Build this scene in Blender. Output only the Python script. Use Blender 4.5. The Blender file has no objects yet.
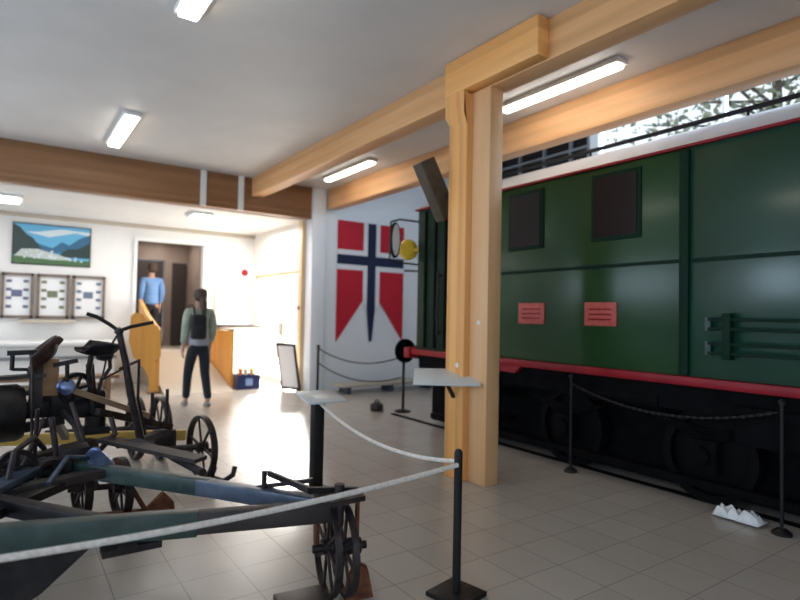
import bpy, bmesh, math, random
from mathutils import Vector, Matrix, Quaternion
random.seed(7)
C = bpy.context.scene.collection
PI = math.pi
V = Vector

# ------------------------------------------------------------------ materials
def mat(name, col, rough=.6, metal=0., spec=.5, emit=None, estr=0., trans=0.):
    m = bpy.data.materials.new(name); m.use_nodes = True
    b = m.node_tree.nodes['Principled BSDF']
    b.inputs['Base Color'].default_value = (*col, 1)
    b.inputs['Roughness'].default_value = rough
    b.inputs['Metallic'].default_value = metal
    b.inputs['Specular IOR Level'].default_value = spec
    b.inputs['Transmission Weight'].default_value = trans
    if emit:
        b.inputs['Emission Color'].default_value = (*emit, 1)
        b.inputs['Emission Strength'].default_value = estr
    return m

def noisy(name, c1, c2, scale=(4,4,4), rough=.6, metal=0., detail=4, lo=.35, hi=.65, bump=0., spec=.5, rr=None):
    m = mat(name, c1, rough, metal, spec)
    nt = m.node_tree; N = nt.nodes; L = nt.links; b = N['Principled BSDF']
    tc = N.new('ShaderNodeTexCoord'); mp = N.new('ShaderNodeMapping'); mp.inputs['Scale'].default_value = scale
    no = N.new('ShaderNodeTexNoise'); no.inputs['Scale'].default_value = 1; no.inputs['Detail'].default_value = detail
    cr = N.new('ShaderNodeValToRGB'); cr.color_ramp.elements[0].position = lo; cr.color_ramp.elements[1].position = hi
    cr.color_ramp.elements[0].color = (*c1, 1); cr.color_ramp.elements[1].color = (*c2, 1)
    L.new(tc.outputs['Object'], mp.inputs['Vector']); L.new(mp.outputs[0], no.inputs['Vector'])
    L.new(no.outputs['Fac'], cr.inputs['Fac']); L.new(cr.outputs[0], b.inputs['Base Color'])
    if bump:
        bp = N.new('ShaderNodeBump'); bp.inputs['Strength'].default_value = bump; bp.inputs['Distance'].default_value = .02
        L.new(no.outputs['Fac'], bp.inputs['Height']); L.new(bp.outputs[0], b.inputs['Normal'])
    if rr:
        mr = N.new('ShaderNodeMapRange'); mr.inputs['To Min'].default_value = rr[0]; mr.inputs['To Max'].default_value = rr[1]
        L.new(no.outputs['Fac'], mr.inputs['Value']); L.new(mr.outputs[0], b.inputs['Roughness'])
    return m

def wood(name, c1, c2, axis, rough=.5, band=.045, c3=None):
    """glulam: long stretched grain along `axis`, laminations across z or x"""
    s = [9, 9, 9]; s[axis] = .6
    m = noisy(name, c1, c2, tuple(s), rough, lo=.3, hi=.75, detail=6)
    nt = m.node_tree; N = nt.nodes; L = nt.links; b = N['Principled BSDF']
    tc = N.new('ShaderNodeTexCoord'); sp = N.new('ShaderNodeSeparateXYZ'); L.new(tc.outputs['Object'], sp.inputs[0])
    src = sp.outputs[2] if axis != 2 else sp.outputs[1]
    ml = N.new('ShaderNodeMath'); ml.operation = 'MULTIPLY'; ml.inputs[1].default_value = 1 / band; L.new(src, ml.inputs[0])
    fl = N.new('ShaderNodeMath'); fl.operation = 'FLOOR'; L.new(ml.outputs[0], fl.inputs[0])
    wn = N.new('ShaderNodeTexWhiteNoise'); wn.noise_dimensions = '1D'; L.new(fl.outputs[0], wn.inputs['W'])
    hs = N.new('ShaderNodeHueSaturation')
    mr = N.new('ShaderNodeMapRange'); mr.inputs['To Min'].default_value = .86; mr.inputs['To Max'].default_value = 1.1
    L.new(wn.outputs['Value'], mr.inputs['Value']); L.new(mr.outputs[0], hs.inputs['Value'])
    old = b.inputs['Base Color'].links[0].from_socket
    L.new(old, hs.inputs['Color']); L.new(hs.outputs[0], b.inputs['Base Color'])
    return m

def floor_mat():
    m = mat('floor_tiles', (.5,.48,.45), .3)
    nt = m.node_tree; N = nt.nodes; L = nt.links; b = N['Principled BSDF']
    tc = N.new('ShaderNodeTexCoord'); mp = N.new('ShaderNodeMapping')
    mp.inputs['Location'].default_value = (-.158, -.284, 0)
    br = N.new('ShaderNodeTexBrick'); br.offset = 0; br.squash = 1
    br.inputs['Scale'].default_value = 1; br.inputs['Brick Width'].default_value = .306; br.inputs['Row Height'].default_value = .306
    br.inputs['Mortar Size'].default_value = .0035; br.inputs['Mortar Smooth'].default_value = .3
    br.inputs['Color1'].default_value = (.47, .42, .37, 1); br.inputs['Color2'].default_value = (.435, .39, .345, 1)
    br.inputs['Mortar'].default_value = (.26, .25, .24, 1)
    L.new(tc.outputs['Object'], mp.inputs[0]); L.new(mp.outputs[0], br.inputs['Vector'])
    no = N.new('ShaderNodeTexNoise'); no.inputs['Scale'].default_value = 2.5; no.inputs['Detail'].default_value = 5
    L.new(tc.outputs['Object'], no.inputs['Vector'])
    mx = N.new('ShaderNodeMixRGB'); mx.blend_type = 'MULTIPLY'; mx.inputs[0].default_value = .12
    L.new(br.outputs['Color'], mx.inputs[1]); L.new(no.outputs['Fac'], mx.inputs[2]); L.new(mx.outputs[0], b.inputs['Base Color'])
    b.inputs['Roughness'].default_value = .27
    return m

M = dict(
    floor=floor_mat(),
    ceil=noisy('ceiling_paint', (.66,.655,.65), (.71,.705,.70), (1.5,1.5,1.5), .55),
    wall=noisy('wall_paint', (.78,.775,.76), (.82,.815,.80), (1,1,1), .8),
    wallb=noisy('wall_paint_cool', (.84,.87,.90), (.88,.90,.93), (1,1,1), .8),
    wallwarm=noisy('wall_paint_warm', (.82,.79,.73), (.86,.83,.77), (1,1,1), .8),
    beamy=wood('glulam_along', (.66,.34,.14), (.80,.46,.22), 1),
    beamx=wood('glulam_across', (.24,.115,.048), (.34,.17,.078), 0),
    post=wood('glulam_post', (.78,.36,.105), (.92,.49,.18), 2),
    postlite=wood('glulam_post_light', (.80,.45,.21), (.90,.56,.30), 2, band=.11),
    beamorange=wood('glulam_splice', (.78,.36,.105), (.92,.49,.18), 1),
    pine=wood('pine_trim', (.72,.52,.30), (.86,.66,.42), 2),
    orange=wood('orange_timber', (.66,.30,.055), (.80,.40,.09), 2, rough=.4, band=.12),
    white=mat('white_paint', (.82,.82,.80), .5),
    whitelam=mat('white_laminate', (.86,.87,.87), .3),
    metalgrey=mat('grey_metal', (.30,.31,.32), .4, .6),
    black=mat('black_powder_coat', (.008,.008,.009), .5, spec=.3),
    blackiron=noisy('black_iron', (.006,.005,.006), (.022,.018,.018), (12,12,12), .5, .4),
    rust=noisy('rusty_iron', (.10,.028,.012), (.20,.075,.035), (20,20,20), .8, .2),
    darkiron=noisy('dark_worn_iron', (.016,.011,.012), (.05,.036,.036), (14,14,14), .5, .4),
    greenframe=noisy('green_frame_paint', (.014,.034,.030), (.04,.068,.062), (8,8,8), .45),
    bluegreen=noisy('blue_grey_frame_paint', (.035,.052,.085), (.075,.10,.15), (8,8,8), .38, .2),
    blue=noisy('blue_worn_steel', (.06,.09,.22), (.28,.34,.52), (10,10,10), .3, .5),
    timberdark=noisy('tarred_timber', (.015,.011,.011), (.04,.03,.028), (6,6,6), .6),
    tan=noisy('tan_timber', (.42,.23,.11), (.55,.32,.17), (3,3,14), .6),
    yellow=noisy('yellow_paint', (.40,.25,.04), (.54,.36,.07), (5,5,5), .5),
    brownwood=noisy('brown_timber', (.16,.09,.045), (.26,.15,.08), (3,14,14), .5),
    rope=noisy('pale_rope', (.62,.56,.50), (.78,.73,.67), (60,60,60), .9),
    trainroof=noisy('grey_roof_sheet', (.60,.61,.64), (.70,.71,.74), (.7,2,2), .35, .1),
    red=noisy('red_paint', (.22,.006,.014), (.30,.012,.022), (4,4,4), .4, spec=.25),
    redplate=noisy('dull_red_plate', (.42,.065,.05), (.55,.10,.08), (30,30,30), .5),
    undergear=noisy('underframe_black', (.002,.002,.0025), (.005,.005,.006), (8,8,8), .8, spec=.08),
    wheelblk=mat('wheel_black', (.003,.003,.0035), .7, spec=.1),
    glassdark=mat('dark_glass', (.014,.009,.010), .35, spec=.2),
    glass=mat('clear_glass', (1,1,1), .0, trans=1.),
    tube=mat('lamp_tube', (1,1,1), .4, emit=(1,.93,.82), estr=13),
    tubefar=mat('lamp_tube_cool', (1,1,1), .4, emit=(1,.98,.95), estr=9),
    flagred=mat('flag_red', (.54,.008,.028), .75), flagblue=mat('flag_blue', (.006,.014,.055), .75), flagwhite=mat('flag_white', (.82,.82,.85), .75),
    skin=mat('skin', (.55,.33,.24), .55), hair=mat('brown_hair', (.055,.03,.018), .5),
    jacket=noisy('green_grey_jacket', (.30,.35,.28), (.42,.47,.38), (9,9,9), .85), jeans=mat('dark_jeans', (.010,.014,.022), .85),
    shirt=mat('pale_grey_shirt', (.36,.38,.43), .85), bag=mat('black_bag', (.008,.008,.012), .7), shoe=mat('grey_shoe', (.28,.28,.26), .7),
    blueshirt=mat('light_blue_shirt', (.16,.30,.55), .85), trousers=mat('black_trousers', (.012,.012,.016), .85),
    tubblue=mat('navy_plastic', (.012,.03,.12), .45),
    speaker=noisy('dark_brown_cabinet', (.05,.036,.022), (.075,.055,.035), (10,10,10), .6),
    acrylic=mat('pale_panel', (.62,.66,.66), .25),
    paper=mat('paper', (.80,.81,.82), .7),
    beige=mat('beige_board', (.50,.44,.36), .5),
    corridor=noisy('corridor_panel', (.25,.19,.155), (.31,.24,.20), (2,2,2), .7),
    doordark=mat('dark_door', (.035,.025,.022), .5),
    leaf=noisy('leaves', (.10,.13,.09), (.26,.29,.22), (5,5,5), .7), bark=noisy('bark', (.05,.04,.03), (.10,.08,.06), (9,9,9), .9),
    ground=noisy('pale_gravel', (.55,.54,.52), (.65,.64,.62), (3,3,3), .9),
    mirror=mat('mirror_glass', (.85,.86,.88), .35, .2),
)

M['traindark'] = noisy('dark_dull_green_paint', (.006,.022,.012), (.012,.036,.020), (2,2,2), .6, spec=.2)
M['darkrust'] = noisy('dark_rusty_steel', (.025,.012,.010), (.07,.035,.028), (16,16,16), .6, .3)
M['railgreen'] = mat('dark_rail_green', (.004,.022,.012), .6, spec=.15)
# train body green: slightly worn semi-gloss paint
def train_green():
    m = noisy('green_coach_paint', (.009,.044,.014), (.018,.062,.019), (1.3,1.3,1.3), .24, bump=.05, lo=.3, hi=.7, spec=.4)
    return m
M['train'] = train_green()

M['trainb'] = noisy('bluish_green_coach_paint', (.008,.044,.027), (.015,.066,.042), (1.1,1.1,1.1), .23, bump=.06, lo=.3, hi=.7, spec=.45)

for k_ in ('train', 'trainb'):
    b_ = M[k_].node_tree.nodes['Principled BSDF']; b_.inputs['Coat Weight'].default_value = .25 if k_ == 'trainb' else .05; b_.inputs['Coat Roughness'].default_value = .15; b_.inputs['Coat IOR'].default_value = 1.5
def clear_glass():
    m = M['glass']; nt = m.node_tree; N = nt.nodes; N.clear()
    o = N.new('ShaderNodeOutputMaterial'); mx = N.new('ShaderNodeMixShader'); t = N.new('ShaderNodeBsdfTransparent'); g = N.new('ShaderNodeBsdfGlossy')
    g.inputs['Roughness'].default_value = .02; mx.inputs[0].default_value = .06
    nt.links.new(t.outputs[0], mx.inputs[1]); nt.links.new(g.outputs[0], mx.inputs[2]); nt.links.new(mx.outputs[0], o.inputs[0])
clear_glass()

# ------------------------------------------------------------------ mesh helpers
class MB:
    def __init__(s): s.bm = bmesh.new()
    def _xf(s, vs, mx): bmesh.ops.transform(s.bm, matrix=mx, verts=vs)
    def box(s, c, d, rot=None, bevel=0):
        r = bmesh.ops.create_cube(s.bm, size=1); vs = r['verts']
        s._xf(vs, Matrix.Diagonal((*d, 1)))
        if bevel:
            es = list({e for v in vs for e in v.link_edges})
            r2 = bmesh.ops.bevel(s.bm, geom=es, offset=bevel, segments=2, affect='EDGES', profile=.5)
            vs = list({v for f in r2['faces'] for v in f.verts} | {v for v in vs if v.is_valid})
        mx = Matrix.Translation(c) @ (rot.to_matrix().to_4x4() if rot is not None else Matrix())
        s._xf(vs, mx); return s
    def b2(s, x0, x1, y0, y1, z0, z1, bevel=0):
        return s.box(((x0+x1)/2, (y0+y1)/2, (z0+z1)/2), (x1-x0, y1-y0, z1-z0), bevel=bevel)
    def bar(s, a, b, w, h, bevel=0):
        """box beam from a to b: w horizontal across, h in the 'up' sense"""
        a = V(a); b = V(b); d = b-a; q = d.to_track_quat('X', 'Z')
        return s.box((a+b)/2, (d.length, w, h), q, bevel)
    def cyl(s, a, b, r, r2=None, n=20, caps=True):
        a = V(a); b = V(b); d = b-a
        res = bmesh.ops.create_cone(s.bm, cap_ends=caps, segments=n, radius1=r, radius2=r if r2 is None else r2, depth=d.length)
        s._xf(res['verts'], Matrix.Translation((a+b)/2) @ d.to_track_quat('Z', 'Y').to_matrix().to_4x4()); return s
    def tube(s, pts, r, n=10, r1=None):
        pts = [V(p) for p in pts]; rings = []
        prev = None
        for i, p in enumerate(pts):
            t = (pts[min(i+1, len(pts)-1)] - pts[max(i-1, 0)]).normalized()
            up = V((0,0,1)) if abs(t.z) < .95 else V((1,0,0))
            if prev is None: x = t.cross(up).normalized()
            else:
                x = prev - t*prev.dot(t)
                x = x.normalized() if x.length > 1e-5 else t.cross(up).normalized()
            prev = x; y = t.cross(x)
            rad = r if r1 is None else r+(r1-r)*i/(len(pts)-1)
            rings.append([s.bm.verts.new(p + (x*math.cos(2*PI*k/n) + y*math.sin(2*PI*k/n))*rad) for k in range(n)])
        for a, b in zip(rings, rings[1:]):
            for k in range(n): s.bm.faces.new((a[k], a[(k+1)%n], b[(k+1)%n], b[k]))
        s.bm.faces.new(rings[0][::-1]); s.bm.faces.new(rings[-1]); return s
    def lathe(s, prof, base, axis=(0,0,1), n=28, caps=True):
        q = V(axis).normalized().to_track_quat('Z', 'Y'); base = V(base); rings = []
        for r, h in prof:
            rings.append([s.bm.verts.new(base + q @ V((r*math.cos(2*PI*k/n), r*math.sin(2*PI*k/n), h))) for k in range(n)])
        for a, b in zip(rings, rings[1:]):
            for k in range(n): s.bm.faces.new((a[k], a[(k+1)%n], b[(k+1)%n], b[k]))
        if caps and prof[0][0] > 1e-4: s.bm.faces.new(rings[0][::-1])
        if caps and prof[-1][0] > 1e-4: s.bm.faces.new(rings[-1])
        return s
    def prism(s, poly, off, mi=0):
        """poly: 3D points of a planar outline; extruded by vector off"""
        off = V(off)
        a = [s.bm.verts.new(V(p)) for p in poly]; b = [s.bm.verts.new(V(p)+off) for p in poly]
        fs = [s.bm.faces.new(a), s.bm.faces.new(b[::-1])]
        n = len(a)
        for k in range(n): fs.append(s.bm.faces.new((a[k], b[k], b[(k+1)%n], a[(k+1)%n])))
        for f in fs: f.material_index = mi
        return s
    def rim(s, c, axis, R, w, t, n=36):
        """flat wheel tyre of radius R, width w along axis, thickness t"""
        return s.lathe([(R-t, -w/2), (R, -w/2), (R, w/2), (R-t, w/2), (R-t, -w/2)], c, axis, n, False)
    def build(s, name, m, parent=None, smooth=True, mats=None):
        bmesh.ops.remove_doubles(s.bm, verts=s.bm.verts, dist=1e-6)
        bmesh.ops.recalc_face_normals(s.bm, faces=s.bm.faces)
        if parent is not None:
            w = V((0,0,0)); p = parent
            while p is not None: w = w + p.location; p = p.parent
            bmesh.ops.translate(s.bm, verts=s.bm.verts, vec=-w)
            base = V((0,0,0))
        else:
            co = [v.co for v in s.bm.verts]
            mn = V([min(c[i] for c in co) for i in range(3)]); mx = V([max(c[i] for c in co) for i in range(3)])
            base = V(((mn.x+mx.x)/2, (mn.y+mx.y)/2, mn.z))
            if m is M['floor'] or m in (M['beamy'], M['beamx']): base = V((0,0,0))
            bmesh.ops.translate(s.bm, verts=s.bm.verts, vec=-base)
        me = bpy.data.meshes.new(name); s.bm.to_mesh(me); s.bm.free()
        for mm in (mats or [m]): me.materials.append(mm)
        if smooth:
            for p in me.polygons: p.use_smooth = True
            try: me.set_sharp_from_angle(angle=math.radians(35))
            except Exception: pass
        o = bpy.data.objects.new(name, me); C.objects.link(o); o.location = base
        if parent is not None: o.parent = parent
        return o

def empty(name, loc):
    o = bpy.data.objects.new(name, None); C.objects.link(o); o.location = loc; o.empty_display_size = .1; return o
def tag(o, label, cat, group=None, kind=None):
    o['label'] = label; o['category'] = cat
    if group: o['group'] = group
    if kind: o['kind'] = kind
    return o
def thing(name, loc, label, cat, group=None): return tag(empty(name, loc), label, cat, group)
def struct(o, label=None):
    o['kind'] = 'structure'
    return o
def copy_tree(o, parent=None):
    c = o.copy(); C.objects.link(c)
    if parent is not None: c.parent = parent
    for ch in [x for x in bpy.data.objects if x.parent == o]: copy_tree(ch, c)
    return c

# ================================================================== THE ROOM
struct(MB().b2(-4, 9, -4.2, 16.5, -.12, 0).build('floor', M['floor']))
HC = 3.66
struct(MB().b2(-4, 4.72, -4.2, 9.18, HC, HC+.1).build('ceiling', M['ceil']))
struct(MB().b2(4.9, 7.5, -4.2, 9.15, 5.0, 5.1).build('ceiling', M['ceil']))          # raised ceiling over the train
struct(MB().b2(4.725, 4.9, -4.2, 9.15, HC+.001, 5.08).build('wall_right', M['wall']))        # drop wall behind the long beam
# left wall with window band (off to the left of the photograph)
w = MB(); w.b2(-4.15, -4, -4.2, 16.5, 0, .85); w.b2(-4.15, -4, -4.2, 16.5, 2.55, HC+.1)
for y0, y1 in ((-4.2,-3.2), (-.3,.3), (3.2,3.8), (6.7,7.3), (8.9,16.5)): w.b2(-4.15, -4, y0, y1, .85, 2.55)
struct(w.build('wall_left', M['wall']))
# back wall with windows (behind the camera)
w = MB(); w.b2(-4, 7.5, -4.35, -4.2, 0, .9); w.b2(-4, 7.5, -4.35, -4.2, 2.7, 5.08)
for x0, x1 in ((-4,-3), (0,.5), (3.4,7.5)): w.b2(x0, x1, -4.35, -4.2, .9, 2.7)
struct(w.build('wall_back', M['wall']))
# window frames left
k = 1
for y0, y1 in ((-3.2,-.3), (.3,3.2), (3.8,6.7), (7.3,8.9)):
    f = MB()
    for z in (.85, 2.5): f.b2(-4.12, -4.03, y0, y1, z, z+.05)
    for y in (y0, (y0+y1)/2-.025, y1-.05): f.b2(-4.12, -4.03, y, y+.05, .9, 2.5)
    struct(f.build('window_%d' % k, M['white'])); k += 1
# wall behind the train with clerestory
w = MB(); w.b2(7.4, 7.55, -4.2, 9.15, 0, 3.75); w.b2(7.4, 7.55, -4.2, 9.15, 4.92, 5.08)
for y0, y1 in ((-4.2,-3.9), (5.35,5.5), (7.7,9.15)): w.b2(7.4, 7.55, y0, y1, 3.75, 4.92)
struct(w.build('wall_right', M['wall']))
f = MB()
for y in [-3.9+i*1.85 for i in range(6)]: f.b2(7.42, 7.5, y-.02, y+.02, 3.75, 4.92)
f.b2(7.42, 7.5, -3.9, 5.35, 3.75, 3.79); f.b2(7.42, 7.5, -3.9, 5.35, 4.88, 4.92)
struct(f.build('window_5', M['white']))
f = MB(); f.b2(7.44, 7.5, 5.5, 7.7, 3.75, 4.92)
o = f.build('window_6', M['glassdark']); struct(o)
g = MB()
for y in (5.5, 5.85, 6.4, 6.95, 7.66): g.b2(7.39, 7.44, y, y+.045, 3.75, 4.92)
g.b2(7.385, 7.44, 5.5, 7.7, 4.1, 4.14); g.b2(7.385, 7.44, 5.5, 7.7, 3.75, 3.79)
g.build('window_frame', M['metalgrey'], o)
# wall with the flag, white column, opening
struct(MB().b2(4.66, 7.4, 9.15, 9.35, 0, 5.0).build('wall_flag', M['wallb']))
struct(MB().b2(4.40, 4.655, 9.08, 9.34, 0, HC, bevel=.008).build('trim_1', M['wallb']))
# far room
struct(MB().b2(-4, 4.6, 9.40, 12.2, 3.09, 3.19).build('ceiling', M['wall']))
w = MB(); w.b2(-4, 2.04, 12, 12.15, 0, 3.09); w.b2(3.31, 4.6, 12, 12.15, 0, 3.09); w.b2(2.04, 3.31, 12, 12.15, 2.78, 3.09); w.b2(2.04, 3.31, 12, 12.15, 0, .60)
struct(w.build('wall_far', M['wall']))
w = MB(); w.b2(4.40, 4.55, 9.36, 9.62, 0, 3.09); w.b2(4.40, 4.55, 11.88, 12, 0, 3.09); w.b2(4.40, 4.55, 9.62, 11.88, 2.2, 3.09)
struct(w.build('wall_right', M['wallwarm']))
struct(MB().b2(4.33, 4.40, 9.36, 9.50, 0, 3.09).build('trim_2', M['pine']))
struct(MB().b2(-4, 4.4, 11.95, 12, 3.02, 3.085).build('trim_3', M['beige']))
struct(MB().b2(1.98, 2.035, 11.965, 11.998, .60, 2.77).b2(3.315, 3.37, 11.965, 11.998, .60, 2.77).b2(1.98, 3.37, 11.965, 11.998, 2.785, 2.84).build('trim_4', M['whitelam']))
# glazed door in the right wall of the far room
d = MB()
for y in (9.62, 10.34, 11.08, 11.81): d.b2(4.42, 4.50, y, y+.055, .02, 2.2)
d.b2(4.42, 4.50, 9.62, 11.86, 2.14, 2.2); d.b2(4.42, 4.50, 9.62, 11.86, .02, .08)
o = d.build('door_1', M['pine']); struct(o)
MB().b2(4.455, 4.461, 9.68, 11.82, .08, 2.14).build('glass', M['glass'], o)
MB().b2(4.37, 4.42, 10.40, 10.43, .95, 1.2).build('door_handle', M['metalgrey'], o)
# corridor beyond the doorway, on a raised floor
struct(MB().b2(1.2, 4.4, 12.15, 16, .5, .6).build('floor', M['beige']))
struct(MB().b2(1.2, 1.95, 12.15, 16, .6, 3.0).build('wall_corridor_left', M['corridor']))
struct(MB().b2(3.40, 3.55, 12.15, 16, .6, 3.0).build('wall_corridor_right', M['corridor']))
struct(MB().b2(1.2, 3.55, 12.15, 16, 3.0, 3.1).build('ceiling', M['corridor']))
w = MB(); w.b2(1.95, 3.4, 13.6, 13.7, 2.55, 3.0); w.b2(2.9, 3.4, 13.6, 13.7, .6, 2.55)
struct(w.build('wall_corridor_back', M['corridor']))
struct(MB().b2(1.96, 2.88, 13.62, 13.68, .6, 2.54).build('door_2', M['doordark']))
struct(MB().b2(3.06, 3.36, 13.55, 13.6, .6, 2.5).build('door_3', M['doordark']))

# ground and tree outside
tag(MB().b2(4.56, 30, 9.4, 30, -.2, -.02).build('ground', M['ground']), None, None) if 0 else None
g = MB().b2(9.05, 40, -20, 40, -.25, -.1).b2(4.6, 9.05, 9.37, 40, -.25, -.125).build('ground', M['ground']); struct(g)
t = thing('tree', (11, 4.3, -.1), 'leafy tree seen through the high window strip above the train', 'tree')
tb = MB(); tb.tube([(11,4.3,-.1), (11.05,4.35,2), (10.9,4.2,4), (11,4.3,6)], .16, 10, .07)
for i in range(24):
    z = random.uniform(3.3, 6.0); a = random.uniform(0, 2*PI); r = random.uniform(.9, 2.6)
    p = V((10.95, 4.25, z)); q = p + V((math.cos(a)*r, math.sin(a)*r, random.uniform(.2, 1)))
    tb.tube([p, (p+q)/2+V((0,0,.15)), q], .035, 6, .012)
tb.build('trunk', M['bark'], t)
fb = MB()
for i in range(2000):
    a = random.uniform(0, 2*PI); r = 3.0*random.random()**.6; z = random.uniform(4.2, 7.0)
    c = V((10.9+math.cos(a)*r*.7, 4.3+math.sin(a)*r, z)); s = random.uniform(.05, .13)
    q = Quaternion(V((random.uniform(-1,1), random.uniform(-1,1), random.uniform(-1,1))).normalized(), random.uniform(0, PI))
    pts = [c + q @ V(p) for p in ((-s,0,0), (0,-s*.5,0), (s,0,0), (0,s*.5,0))]
    fb.bm.faces.new([fb.bm.verts.new(p) for p in pts])
fb.build('foliage', M['leaf'], t, smooth=False)

# ================================================================== TIMBER FRAME
def beam_thing(name, mb, m, label):
    o = mb.build(name, m); tag(o, label, 'beam'); return o
beam_thing('timber_beam', MB().b2(3.27, 3.47, -4.2, 9.10, 3.34, HC-.002, bevel=.008), M['beamy'], 'long pale glulam ceiling beam resting on the timber column')
beam_thing('timber_beam', MB().b2(4.70, 4.90, -4.2, 9.10, 3.30, HC-.002, bevel=.008), M['beamy'], 'long pale glulam ceiling beam running above the green train')
cb = beam_thing('timber_beam', MB().b2(-4, 4.39, 9.12, 9.32, 3.09, HC-.002, bevel=.008), M['beamx'], 'dark brown cross beam over the opening to the far room')
for x in (2.44, 3.05):
    MB().b2(x, x+.085, 9.085, 9.12, 3.085, HC-.01).build('white_strap', M['white'], cb)
MB().b2(3.5, 4.38, 9.10, 9.12, 3.28, 3.31).build('ledge_strip', M['beamx'], cb)

col = thing('timber_column', (3.33, 3.63, 0), 'pale glulam timber column standing in the middle of the tiled floor', 'column')
MB().b2(3.19, 3.42, 3.62, 3.86, 0, 3.34, bevel=.008).build('rear_post', M['post'], col)
MB().b2(3.25, 3.40, 3.40, 3.62, 0, 3.34, bevel=.008).build('front_post', M['postlite'], col)
MB().b2(3.145, 3.27, 2.80, 3.88, 3.35, HC-.006, bevel=.006).build('splice_plank', M['beamorange'], col)
MB().prism([(3.15,3.87,3.35), (3.15,3.87,3.16), (3.19,3.83,3.06), (3.19,3.62,3.06), (3.15,3.62,3.16), (3.15,3.62,3.35)], (.04,0,0)).build('knee_bracket', M['post'], col)
MB().cyl((3.185,3.70,.98), (3.19,3.70,.98), .02).cyl((3.243,3.5,1.35), (3.25,3.5,1.35), .018).build('bolt_cover', M['white'], col)

# ceiling lights
def lamp(x, y0, z, L, w, label, m='tube', group='tube lights under the main ceiling', name='ceiling_light'):
    t = thing(name, (x, y0+L/2, z), label, 'ceiling light', group)
    MB().b2(x-w/2, x+w/2, y0, y0+L, z-.045, z-.001, bevel=.006).build('housing', M['white'], t)
    MB().b2(x-w*.36, x+w*.36, y0+.03, y0+L-.03, z-.075, z-.046, bevel=.008).build('diffuser', M[m], t)
    return t
lamp(1.09, 6.95, HC, 1.45, .19, 'tube light on the open ceiling nearer the dark cross beam')
lamp(1.03, 2.92, HC, 1.45, .19, 'tube light on the main ceiling cut off by the top edge of the picture')
lamp(4.28, 2.85, HC, 1.45, .15, 'long bright tube light between the two pale beams, right of the column')
lamp(4.25, 6.85, HC, 1.45, .15, 'tube light between the two pale beams, left of the column, above the flag')
l = lamp(-.04, 10.1, 3.09, .5, .35, 'small bright lamp on the far room ceiling above the fjord picture', 'tubefar', 'far room ceiling lamps')
l = lamp(2.66, 9.7, 3.09, .5, .34, 'pale lamp on the far room ceiling in front of the doorway', 'tubefar', 'far room ceiling lamps')

# ================================================================== FLAG
fl_ = MB()
X0, X1, ZT = 4.93, 6.42, 3.14
def FX(u): return X0 + (X1-X0)*u/16
def FZ(v): return ZT - v*.0955
def patch(poly, mi, y, n=1):
    fl_.prism([(FX(u), y, FZ(v)) for u, v in poly], (0, .004, 0), mi)
Y0 = 9.125
patch([(0,0),(6,0),(6,5.6),(0,5.6)], 0, Y0); patch([(10,0),(16,0),(16,5.6),(10,5.6)], 0, Y0)
patch([(6,0),(7,0),(7,6.6),(0,6.6),(0,5.6),(6,5.6)], 2, Y0); patch([(9,0),(10,0),(10,5.6),(16,5.6),(16,6.6),(9,6.6)], 2, Y0)
patch([(7,0),(9,0),(9,6.6),(7,6.6)], 1, Y0); patch([(0,6.6),(16,6.6),(16,8.5),(0,8.5)], 1, Y0)
patch([(0,8.5),(7,8.5),(7,17),(6,17),(6,9.5),(0,9.5)], 2, Y0); patch([(16,8.5),(16,9.5),(10,9.5),(10,17),(9,17),(9,8.5)], 2, Y0)
patch([(7,8.5),(9,8.5),(9,17),(8.3,23.6),(7.7,23.6),(7,17)], 1, Y0)
patch([(0,9.5),(6,9.5),(6,15.5),(0,23.6)], 0, Y0); patch([(16,9.5),(16,23.6),(10,15.5),(10,9.5)], 0, Y0)
fo = fl_.build('flag', M['flagred'], smooth=False, mats=[M['flagred'], M['flagblue'], M['flagwhite']])
tag(fo, 'large red white and blue cross flag with swallow tail tips hanging on the wall', 'flag')

# ================================================================== TRAIN
TX = 4.33; TY0, TY1 = -3.2, 5.85
tr = thing('train', (5.6, 1.5, 0), 'dark green railway carriage with red sill and black running gear', 'train')
SEAM = 2.32
MB().b2(TX, 6.9, SEAM, 4.90, .97, 2.756, bevel=.01).build('body', M['train'], tr)
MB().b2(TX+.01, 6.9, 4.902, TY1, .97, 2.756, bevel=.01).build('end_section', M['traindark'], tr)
MB().b2(TX+.004, 6.9, TY0, SEAM-.001, .97, 2.76, bevel=.01).build('body', M['trainb'], tr)
MB().b2(TX-.025, TX+.02, SEAM-.03, SEAM+.045, .98, 2.75, bevel=.008).build('corner_strip', M['railgreen'], tr)
b = MB().b2(TX-.012, TX+.01, SEAM+.05, 4.88, 1.855, 1.885).b2(TX-.012, TX+.01, TY0, SEAM-.05, 1.855, 1.885)
b.build('waist_rib', M['railgreen'], tr)
b = MB().b2(TX-.03, TX+.4, TY0, TY1+.02, 2.757, 2.778); b.build('eave_strip', M['red'], tr)
# curved roof
prof = []
for i in range(13):
    a = i/12; x = TX+.0 + a*2.57; prof.append((x, 2.786 + .42*math.sin(PI*a)**.75))
rp = MB(); rp.prism([(x, TY0, z) for x, z in prof], (0, TY1-TY0, 0)); rp.build('roof', M['trainroof'], tr)
b = MB().tube([(4.86, TY0, 3.125), (4.86, TY1-.1, 3.125)], .022, 8)
for y in [-2.5, -1, .6, 2.1, 3.6, 5.1]: b.cyl((4.86, y, 3.0), (4.86, y, 3.12), .012)
b.build('roof_pipe', M['black'], tr)
# windows
for (ya, yb, za, zb) in ((2.73, 3.15, 2.13, 2.66), (3.78, 4.18, 2.13, 2.66)):
    o = MB().b2(TX-.016, TX+.0, ya-.035, yb+.035, za-.035, zb+.035, bevel=.006).build('window', M['railgreen'], tr)
    MB().b2(TX-.024, TX-.017, ya, yb, za, zb).build('pane', M['glassdark'], o)
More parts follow.
